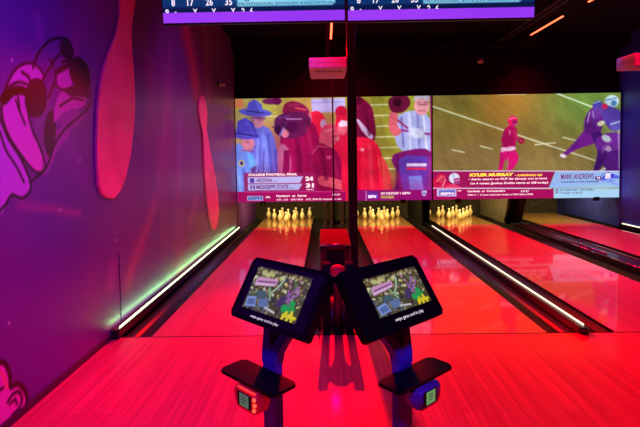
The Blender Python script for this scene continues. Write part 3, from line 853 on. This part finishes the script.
cap2('KYLER MURRAY', 'txt_yellow', 470, 173.6, 514, 176.8, .07, .8); cap2('• CARDINALS QB', 'txt_yellow', 515.5, 174.2, 543, 176.6, .04, .6)
cap2('• Starts season on PUP list (knee); out at least', 'txt_white', 469, 178.5, 548, 181.1, .03, .5); cap2('1st 4 games (Joshua Dobbs starts at QB today)', 'txt_white', 471, 182.6, 549, 185.4, .03, .5)
cap2('ESPN', 'txt_white', 441, 193, 454, 195.3, .06, .3); cap2('NFL', 'txt_white', 458.5, 190.4, 462, 191.8)
cap2('Cardinals  at  Commanders', 'txt_white', 468, 190.6, 506, 192.6); cap2('8:15 ET', 'txt_white', 522, 190.4, 530, 192.2); cap2('WSH -7  •  8 game road losing streak vs WSH (since 2008)', 'txt_white', 468, 194.6, 534, 196.6)
cap2('MARK ANDREWS', 'txt_maroon', 562, 173.6, 595, 179.2, .02); cap2('B', 'txt_white', 606, 172.8, 611.5, 178.2, .04, 1.2); cap2('TE', 'txt_white', 597.6, 176.6, 601.4, 178.9, .03); cap2('Questionable vs HOU (quadriceps)', 'txt_navy', 562, 180.8, 600, 183, .03)
cap2('RICHMOND v ARCHERS', 'txt_navy', 561.5, 189, 595, 191, .01); cap2('TODAY 12:30 ET', 'txt_navy', 561.5, 192, 584, 194, .01)

for u, v, lb in ((263, 203.3, 'small black sensor box under the left screen above the leftmost pins'), (403.5, 202.6, 'small black sensor box under the left screen above the second lane'),
                 (458.5, 201.8, 'small black sensor box under the right screen above the third lane\'s pins'), (597, 199.6, 'small black sensor box under the right screen above the rightmost lane')):
    p = on_y(u, v, SCREEN_Y-.005)
    t = tag(empty('pin_sensor', (p.x, SCREEN_Y-.005, ZB-.006)), lb, 'sensor')
    obj('case', bx(-.05, .05, 0, .06, -.055, .02, bevel=.006), MATS['black_plastic'], t)
    b = lathe(bmesh.new(), [(.018, 0), (.018, .01), (.012, .013)], 14); b.transform(Matrix.Translation((0, 0, -.025)) @ Matrix.Rotation(math.pi/2, 4, 'X'))
    obj('lens', b, MATS['screen_glass'], t)

# ------------------------------------------------------------------ score monitors hung over the approach
MD = 3.2; PXM = MD/F


def monitor(u0, v0, w_px, label):
    p = on_y(u0, v0, MD)
    t = tag(empty('score_monitor', (p.x, MD, p.z)), label, 'monitor')
    t.rotation_euler = (math.radians(7), 0, 0)
    W = w_px*PXM; H = .69
    obj('housing', bx(0, W, .003, .05, 0, H, bevel=.005), MATS['black_plastic'], t)
    n = W/w_px
    Q = Paint(1.3, w_px-1.3, H/n-1.5, 1.5, 300, 170, (8, 46, 104))
    Q.blend(np.clip((Q.Y-22)/40, 0, .6), (30, 96, 170)); Q.glow(60, 30, 60, 14, (14, 70, 136), .6)
    Q.blend(np.clip((17.2-Q.Y)/2, 0, 1)*.8, (4, 20, 62))
    for x in (20, 39, 58, 77): Q.line([(x, 17), (x, 60)], .5, (6, 30, 76), .6, .7)
    Q.poly([(75, 16.2), (168, 16.2), (171, 18.6), (171, 27), (75, 27)], (128, 206, 236), 1.6); Q.glow(95, 24, 16, 4, (190, 240, 250), .7); Q.glow(150, 24, 10, 5, (70, 160, 220), .6)
    Q.mesh('picture', lambda x, y: np.stack([x*n, np.zeros_like(x), y*n], 1), MATS['screen_picture'], t)
    fn = lambda x, y: Vector((x*n, -.002, y*n))
    for s, x, w in (('8', 11, 3.6), ('17', 28, 6.4), ('26', 46.5, 7), ('35', 65.5, 7)):
        text('score', s, MATS['txt_white'], t, fn, x-w/2+1, 24.2, x+w/2+1, 17.4, .02)
    for s, x, w in (('9', 5.5, 3.4), ('-', 13.8, 1.6), ('Y', 33.2, 4.4), ('Y', 51.6, 4.4), ('Y', 70.6, 4.4), ('2', 80.4, 3.2), ('6', 88.6, 3.2)):
        if s == '-': text('score', s, MATS['txt_white'], t, fn, x-.8, 12.2, x+.8, 11.5, .02)
        else: text('score', s, MATS['txt_white'], t, fn, x-w/2, 14.7, x+w/2, 8.6, .02)
    text('score', '40', MATS['txt_navy'], t, fn, 81, 25, 87, 20.4, .02)
    text('banner_lettering', 'PROFESSIONAL BOWLERS ASSOCIATION', MATS['txt_navy'], t, fn, 76.5, 19.6, 169, 17.2, .01)
    bar = Paint(1.3, w_px-1.3, 11.2, 1.5, 60, 8, (158, 60, 248)); bar.glow(150, 7, 50, 9, (146, 52, 236), .7)
    bar.mesh('footer_bar', lambda x, y: np.stack([x*n, np.full_like(x, -.004), y*n], 1), MATS['screen_picture'], t)
    for x in (W*.3, W*.7):
        obj('hanger', tube(bmesh.new(), (x, .07, H*.6), (x, .07+.12, 2.0), .014), MATS['black_paint'], t, smooth=True)
    obj('wall_mount', bx(W*.2, W*.8, .05, .085, H*.5, H*.7, bevel=.004), MATS['black_paint'], t)
    return t


monitor(162.6, 25.0, 181.5, 'left overhead score monitor with purple footer bar and blue scores')
monitor(346.6, 22.3, 184.5, 'right overhead score monitor with purple footer bar and blue scores')

# ------------------------------------------------------------------ projectors, ceiling lights, pipes
def projector(x, y, z, w, d, h, label):
    t = tag(empty('projector', (x, y, z)), label, 'projector')
    obj('case', bx(-w/2, w/2, 0, d, 0, h, bevel=.012), MATS['projector_shell'], t)
    b = bmesh.new()
    for i in range(9): box(b, -w*.35+i*w*.085, -w*.35+i*w*.085+.018, d*.2, d*.34, -.003, .001)
    obj('vent_slots', b, MATS['black_matte'], t)
    b = lathe(bmesh.new(), [(.05, 0), (.055, .02), (.055, .05), (.04, .05), (.035, .03)], 20); b.transform(Matrix.Translation((w*.2, d-.005, h*.5)) @ Matrix.Rotation(-math.pi/2, 4, 'X'))
    obj('lens', b, MATS['screen_glass'], t)
    obj('seam', bx(-w/2-.001, w/2+.001, -.001, d+.001, h*.48, h*.5), MATS['black_plastic'], t)
    obj('mount_pole', tube(bmesh.new(), (0, d*.5, h-.005), (0, d*.5, CEIL-z+.01), .02), MATS['black_paint'], t, smooth=True)
    obj('mount_plate', bx(-.09, .09, d*.5-.09, d*.5+.09, h, h+.02, bevel=.004), MATS['black_paint'], t)
    return t


pj = on_y(328, 68, 5.6)
projector(pj.x, 5.6, pj.z, .455, .8, .125, 'red-lit white projector hanging over the middle of the lanes')
pj = on_y(635, 66, 5.75)
projector(pj.x+.27, 5.75, pj.z, .54, .37, .16, 'red-lit white projector hanging near the right wall, cut by the photo\'s right edge')


def ceiling_strip(x, y0, y1, label, dots=True):
    t = tag(empty('ceiling_light_strip', (x, y0, CEIL-.005)), label, 'light strip', 'red ceiling light strips')
    obj('channel', bx(-.03, .03, 0, y1-y0, -.03, .005, bevel=.004), MATS['black_paint'], t)
    b = bmesh.new(); n = 14; L = (y1-y0)/n
    for i in range(n): box(b, -.016, .016, i*L+.006, (i+1)*L-.006, -.042, -.028, bevel=.004)
    obj('diode_row', b, MATS['led_red'], t)
    return t


zc = CEIL-.04
a, b_ = on_z(331.2, 40, zc), on_z(331.2, 22, zc)
XL = (a.x+b_.x)/2
ceiling_strip(XL, b_.y, a.y, 'red ceiling light strip above the projector over the lane centre')
a, b_ = on_z(529.3, 35, zc), on_z(565, 16, zc)
XR = (a.x+b_.x)/2
ceiling_strip(XR, b_.y, a.y, 'long red ceiling light strip beyond the right score monitor')
a = on_z(588.5, 2.0, zc)
ceiling_strip(XR+.02, a.y-1.2, a.y, 'nearer red ceiling light strip at the upper right, only its tip in view')
for u0, v0, u1, v1, lb in ((502, 43, 546, 3, 'thin grey ceiling pipe just left of the long red light strip'), (520, 33, 560, 2, 'second thin grey ceiling pipe, against the long red light strip')):
    a, b_ = on_z(u0, v0, 3.36), on_z(u1, v1, 3.36)
    x = (a.x+b_.x)/2
    t = tag(empty('ceiling_pipe', (x, 3.0, 3.36)), lb, 'pipe')
    obj('tube', tube(bmesh.new(), (0, 0, 0), (0, 5.6, 0), .012), mat('pipe_grey', (.16, .13, .15), .4, .3) if 'pipe_grey' not in MATS else MATS['pipe_grey'], t, smooth=True)
    for k in range(4): obj('hanger', bx(-.012, .012, .5+k*1.5, .53+k*1.5, .005, .145), MATS['black_paint'], t)
p = on_y(480.5, 60.5, 8.3)
t = tag(empty('ceiling_sensor', (p.x, 8.3, p.z)), 'small dark fixture hanging from the black ceiling above the right screen', 'ceiling fixture')
obj('drop_rod', tube(bmesh.new(), (0, 0, 0), (0, 0, CEIL-p.z+.01), .01), MATS['black_paint'], t, smooth=True)
obj('body', lathe(bmesh.new(), [(.02, -.05), (.05, -.04), (.055, 0), (.03, .03), (.012, .04)], 18), MATS['projector_shell'], t, smooth=True)
obj('ceiling_beam', bx(WL, WR, 8.5, 8.7, 3.3, 3.5, bevel=.01), MATS['ceiling_black'], kind='structure')
p = on_x(221, 85.5, WL+.05)
t = tag(empty('wall_bracket', (WL, p.y, p.z)), 'small pale bracket on the mural wall above the farther giant pin', 'bracket')
obj('plate', bx(0, .012, -.05, .05, -.03, .05, bevel=.004), MATS['black_paint'], t)
obj('arm', bx(.01, .11, -.02, .03, -.01, .03, bevel=.006), MATS['projector_shell'], t)

# ------------------------------------------------------------------ card kiosks
def rrect(w, h, r, n=5):
    pts = []
    for cx, cy, a0 in ((w/2-r, h/2-r, 0), (-w/2+r, h/2-r, 90), (-w/2+r, -h/2+r, 180), (w/2-r, -h/2+r, 270)):
        for i in range(n+1):
            a = math.radians(a0+90*i/n); pts.append((cx+r*math.cos(a), cy+r*math.sin(a)))
    return pts


def kiosk(loc, yaw, sgn, pdx, tab, shelf, reader, pic, capt, label):
    """tab = (x, y, z, w, h, tilt); sgn = side the neck flares to"""
    t = tag(empty('card_kiosk', (loc[0], loc[1], 0), yaw), label, 'kiosk')
    pm, pl = MATS['purple_metal'], MATS['black_plastic']
    b = prism(bmesh.new(), rrect(.22, .22, .03), lambda a, c, d: (a, c, d), 0, .012)
    obj('base_plate', b, pm, t)
    obj('post', bx(pdx-.033, pdx+.033, -.015, .015, .01, .74, bevel=.004), pm, t)
    fl_ = [(-.033, .715), (-.036, .75), (-.046, .80), (-.06, .85), (-.07, .90), (-.06, .93), (.07, .93), (.1, .89), (.092, .85), (.07, .81), (.05, .78), (.037, .75), (.031, .715)]
    lean = lambda z: max(0, z-.74)*.32
    b = prism(bmesh.new(), [(pdx+sgn*x, z) for x, z in fl_], lambda a, z, d: (a, d+lean(z), z), -.017, .017)
    obj('neck', b, pm, t)
    tri = [(-.02, .812), (.03, .812), (.005, .768)]
    obj('cutout_plate', prism(bmesh.new(), [(pdx+sgn*x, z) for x, z in tri], lambda a, z, d: (a, d+lean(z), z), -.0185, -.0165), MATS['black_matte'], t)  # black plate stands in for the dark triangular cutout in the neck
    # tablet
    x, y, z, w, h, tilt = tab
    T = Matrix.Translation((x, y, z)) @ Matrix.Rotation(-tilt, 4, 'X')
    b = prism(bmesh.new(), rrect(w, h, .014), lambda a, c, d: (a, d, c), 0, .03)
    bmesh.ops.bevel(b, geom=[e for e in b.edges if all(v.co.y < 1e-5 for v in e.verts)], offset=.004, segments=2, affect='EDGES')
    b.transform(T); tb = obj('tablet', b, pl, t)
    b = prism(bmesh.new(), rrect(w*.9, h*.86, .004, 2), lambda a, c, d: (a, d, c), -.0012, .001); b.transform(T)
    obj('glass', b, MATS['screen_glass'], tb)
    pu0, pu1, pv0, pv1 = pic
    Q = Paint(0, 1, 0, .6, 190, 120, (74, 68, 44)); r = np.random.default_rng(5)
    pal = [(214, 208, 150), (190, 170, 90), (96, 84, 60), (150, 150, 110), (60, 52, 64), (226, 224, 190), (120, 96, 40), (92, 110, 84), (170, 130, 150)]
    for i in range(210):
        cx, cy = r.uniform(0, 1), r.uniform(.02, .42); s = r.uniform(.008, .03)
        Q.ell(cx, cy, s, s*r.uniform(.6, 1.4), pal[r.integers(len(pal))], r.uniform(0, 3), .012, .9)
    for i in range(90):
        cx, cy = r.uniform(0, .7), r.uniform(.34, .6); s = r.uniform(.01, .04)
        Q.ell(cx, cy, s, s*.6, [(56, 60, 84), (92, 84, 70), (40, 34, 50), (112, 116, 130), (150, 140, 110)][r.integers(5)], r.uniform(0, 3), .015, .9)
    for cx, cy, s in ((.16, .07, .06), (.3, .06, .055), (.24, .1, .04), (.5, .1, .04)): Q.ell(cx, cy, s, s*.8, (206, 206, 140), .4, .03, .9)
    Q.poly([(.05, .2), (.1, .14), (.46, .12), (.44, .22), (.06, .28)], (206, 150, 196), .015); Q.line([(.1, .21), (.42, .17)], .02, (120, 70, 130), .01); Q.line([(.08, .25), (.42, .21)], .012, (230, 210, 236), .01)
    Q.poly([(.02, .44), (.2, .41), (.23, .55), (.04, .58)], (128, 150, 210), .015); Q.poly([(.05, .47), (.19, .45), (.2, .53), (.07, .55)], (88, 110, 170), .01)
    Q.poly([(.25, .42), (.42, .4), (.46, .52), (.28, .54)], (96, 116, 170), .015); Q.poly([(.16, .33), (.34, .31), (.36, .4), (.18, .42)], (72, 96, 110), .015); Q.line([(.42, .52), (.6, .55)], .03, (196, 196, 200), .015)
    Q.line([(.4, .34), (.5, .22), (.56, .1)], .03, (160, 190, 160), .015); Q.line([(.36, .26), (.44, .4)], .04, (130, 160, 130), .015)
    for a, c in (((.72, .3), (.84, .16)), ((.74, .36), (.88, .24)), ((.7, .24), (.78, .4))): Q.line([a, c], .035, (150, 96, 176), .02)
    Q.poly([(.6, .34), (.72, .3), (.7, .46), (.56, .46)], (70, 54, 104), .02)
    for cx, cy, rx_, ry_ in ((.74, .46, .06, .055), (.84, .38, .05, .045), (.8, .46, .05, .05), (.88, .45, .035, .04)): Q.ell(cx, cy, rx_, ry_, (38, 160, 80), .3, .02)
    for a, c in (((.8, .5), (.76, .58)), ((.88, .48), (.92, .58)), ((.86, .52), (.84, .59)), ((.76, .54), (.96, .54))): Q.line([a, c], .045, (222, 206, 40), .015)
    Q.blend(np.clip(np.exp(-(Q.Y/.05)**2)*.4, 0, 1), (50, 24, 30))
    px_ = lambda u: -w/2+w*(pu0+(pu1-pu0)*u)
    pz_ = lambda v: h/2-h*(pv0+(pv1-pv0)*v/.6)
    Tn = np.array(T)

    def gg(u, v):
        c = np.stack([px_(u), np.full_like(u, -.002), pz_(v), np.ones_like(u)], 1); return (c @ Tn.T)[:, :3]
    Q.mesh('display', gg, MATS['tablet_picture'], tb)
    text('caption', 'swipe game card to play', MATS['txt_white'], tb, lambda u, v: T @ Vector((-w/2+u*w, -.002, h/2-v*h)), *capt, .0)
    # shelf
    sy, sz, sw, sd = shelf
    b = prism(bmesh.new(), rrect(sw, sd, .016), lambda a, c, d: (a, c+sy, d), sz-.011, sz)
    bmesh.ops.bevel(b, geom=[e for e in b.edges if all(v.co.z > sz-1e-5 for v in e.verts)], offset=.003, segments=2, affect='EDGES')
    obj('shelf', b, pl, t)
    obj('shelf_bracket', bx(pdx-.018, pdx+.018, sy+sd*.1, .0, sz-.06, sz-.008, bevel=.003), pl, t)
    # card reader
    rx, ry, rz, red = reader
    b = prism(bmesh.new(), [(-.055, .032), (.055, .032), (.061, .012), (.056, -.018), (.04, -.038), (-.04, -.038), (-.056, -.018), (-.061, .012)], lambda a, c, d: (rx+a, ry+d, rz+c), -.004, .052)
    bmesh.ops.bevel(b, geom=b.edges[:], offset=.009, segments=3, affect='EDGES')
    rd = obj('card_reader', b, MATS['reader_red' if red else 'reader_purple'], t, smooth=True)
    rd['label'] = 'glowing red card reader' if red else 'purple card reader'
    obj('screen_bezel', bx(rx-.034, rx+.03, ry-.0062, ry-.002, rz-.022, rz+.02, bevel=.0015), pl, rd)
    lc = obj('lcd', bx(rx-.022, rx+.02, ry-.0075, ry-.006, rz-.019, rz+.018), MATS['lcd_dim' if red else 'lcd_green'], rd)
    b = bmesh.new()
    for i, (aa, bb) in enumerate(((-.012, .008), (-.014, .01), (-.008, .004))): box(b, rx+aa, rx+bb, ry-.0079, ry-.0074, rz+.008-i*.008, rz+.0105-i*.008)
    obj('lcd_lines', b, MATS['lcd_ink'], rd)
    if red:
        for dx, dz in ((.045, .016), (.047, .0), (.044, -.016)):
            b = bmesh.new(); bmesh.ops.create_uvsphere(b, u_segments=10, v_segments=8, radius=.006); b.transform(Matrix.Translation((rx+dx, ry-.005, rz+dz)))
            obj('light', b, MATS['led_dot'], rd, smooth=True)
        obj('light_bar', bx(rx-.04, rx+.044, ry-.004, ry+.004, rz+.0285, rz+.0315, bevel=.001), MATS['led_bar'], rd)
    return t


kiosk((-.169, 1.475), math.radians(-42.7), 1, -.014, (.031, -.015, .948, .352, .207, .571), (-.075, .703, .258, .102), (.02, -.135, .657, True),
      (.13, .84, .14, .82), (.29, .885, .66, .935), 'left of the two swipe-card kiosks, its card reader glowing red')
kiosk((.236, 1.468), math.radians(41.4), -1, -.002, (-.04, -.003, .948, .36, .213, .605), (-.055, .703, .264, .094), (-.012, -.112, .657, False),
      (.215, .905, .185, .76), (.37, .825, .74, .885), 'right of the two swipe-card kiosks, with a purple card reader')

# ------------------------------------------------------------------ lights
def area(name, loc, size, sy, color, power, target=None, spread=180):
    d = bpy.data.lights.new(name, 'AREA'); d.shape = 'RECTANGLE'; d.size = size; d.size_y = sy
    d.energy = power; d.color = color; d.spread = math.radians(spread)
    o = bpy.data.objects.new(name, d); COL.objects.link(o); o.location = loc
    if target is not None:
        o.rotation_euler = (Vector(target)-Vector(loc)).to_track_quat('-Z', 'Y').to_euler()
    return o


RED = (1, .0, .012)
for x, pws in ((XL, ((.2, 4), (5.2, 36), (7.6, 74))), (XR, ((.2, 20), (2.6, 26), (5.2, 42), (7.8, 50)))):
    for y, pw in pws:
        area('red_ceiling_lamp', (x, y, CEIL-.06), .05, 1.2, RED if y < 4 else (1, 0, .05), pw, None, 125 if x == XL else 92)
d = bpy.data.lights.new('added_red_spot', 'SPOT'); d.energy = 3300; d.color = (1, 0, .002); d.spot_size = math.radians(52); d.spot_blend = .75; d.shadow_soft_size = .05  # added spot without a fixture; throws the ball return's shadow across the approach
o = bpy.data.objects.new('added_red_spot', d); COL.objects.link(o); o.location = (XL, 8.4, 3.12)
o.rotation_euler = (Vector((XL+.35, 2.2, 0))-o.location).to_track_quat('-Z', 'Y').to_euler()
area('red_ceiling_lamp', (5.0, 5.5, CEIL-.06), .1, 3, RED, 30, None, 125)
area('violet_wall_wash', (-.35, 1.6, CEIL-.08), .3, 2.4, (.34, .03, 1), 30, (WL, 2.7, 1.6), 90)  # unseen violet lamps, added so the mural wall turns purple
area('violet_wall_wash', (-.35, 5.2, CEIL-.08), .3, 2.4, (.42, .06, 1), 17, (WL, 5.6, 1.6), 90)
area('violet_kiosk_wash', (.1, -.6, CEIL-.1), .5, .5, (.2, .05, 1), 6, (.05, 1.5, .8), 60)
area('blue_wall_wash', (4.2, 6.6, CEIL-.1), .3, 2.0, (.14, .1, 1), 14, (WR, 7.4, 1.4), 110)
area('wall_strip_lamp', (WL+.052, FOUL+2.55, .088), .008, 5.0, (.28, 1, .28), 5.0, None, 180).rotation_euler = (math.pi, math.radians(-12), 0)
for c in CENTRES:
    area('pin_deck_lamp', (c, 9.0, 1.05), .9, .08, (1, .7, .24), 26, (c, 10.0, .1), 150)

w = bpy.data.worlds.new('world'); SC.world = w; w.use_nodes = True
w.node_tree.nodes['Background'].inputs[0].default_value = (.004, .002, .006, 1)
w.node_tree.nodes['Background'].inputs[1].default_value = 1.0
vs = SC.view_settings
vs.view_transform = 'Standard'; vs.look = 'None'; vs.exposure = 0; vs.gamma = 1; vs.use_curve_mapping = False
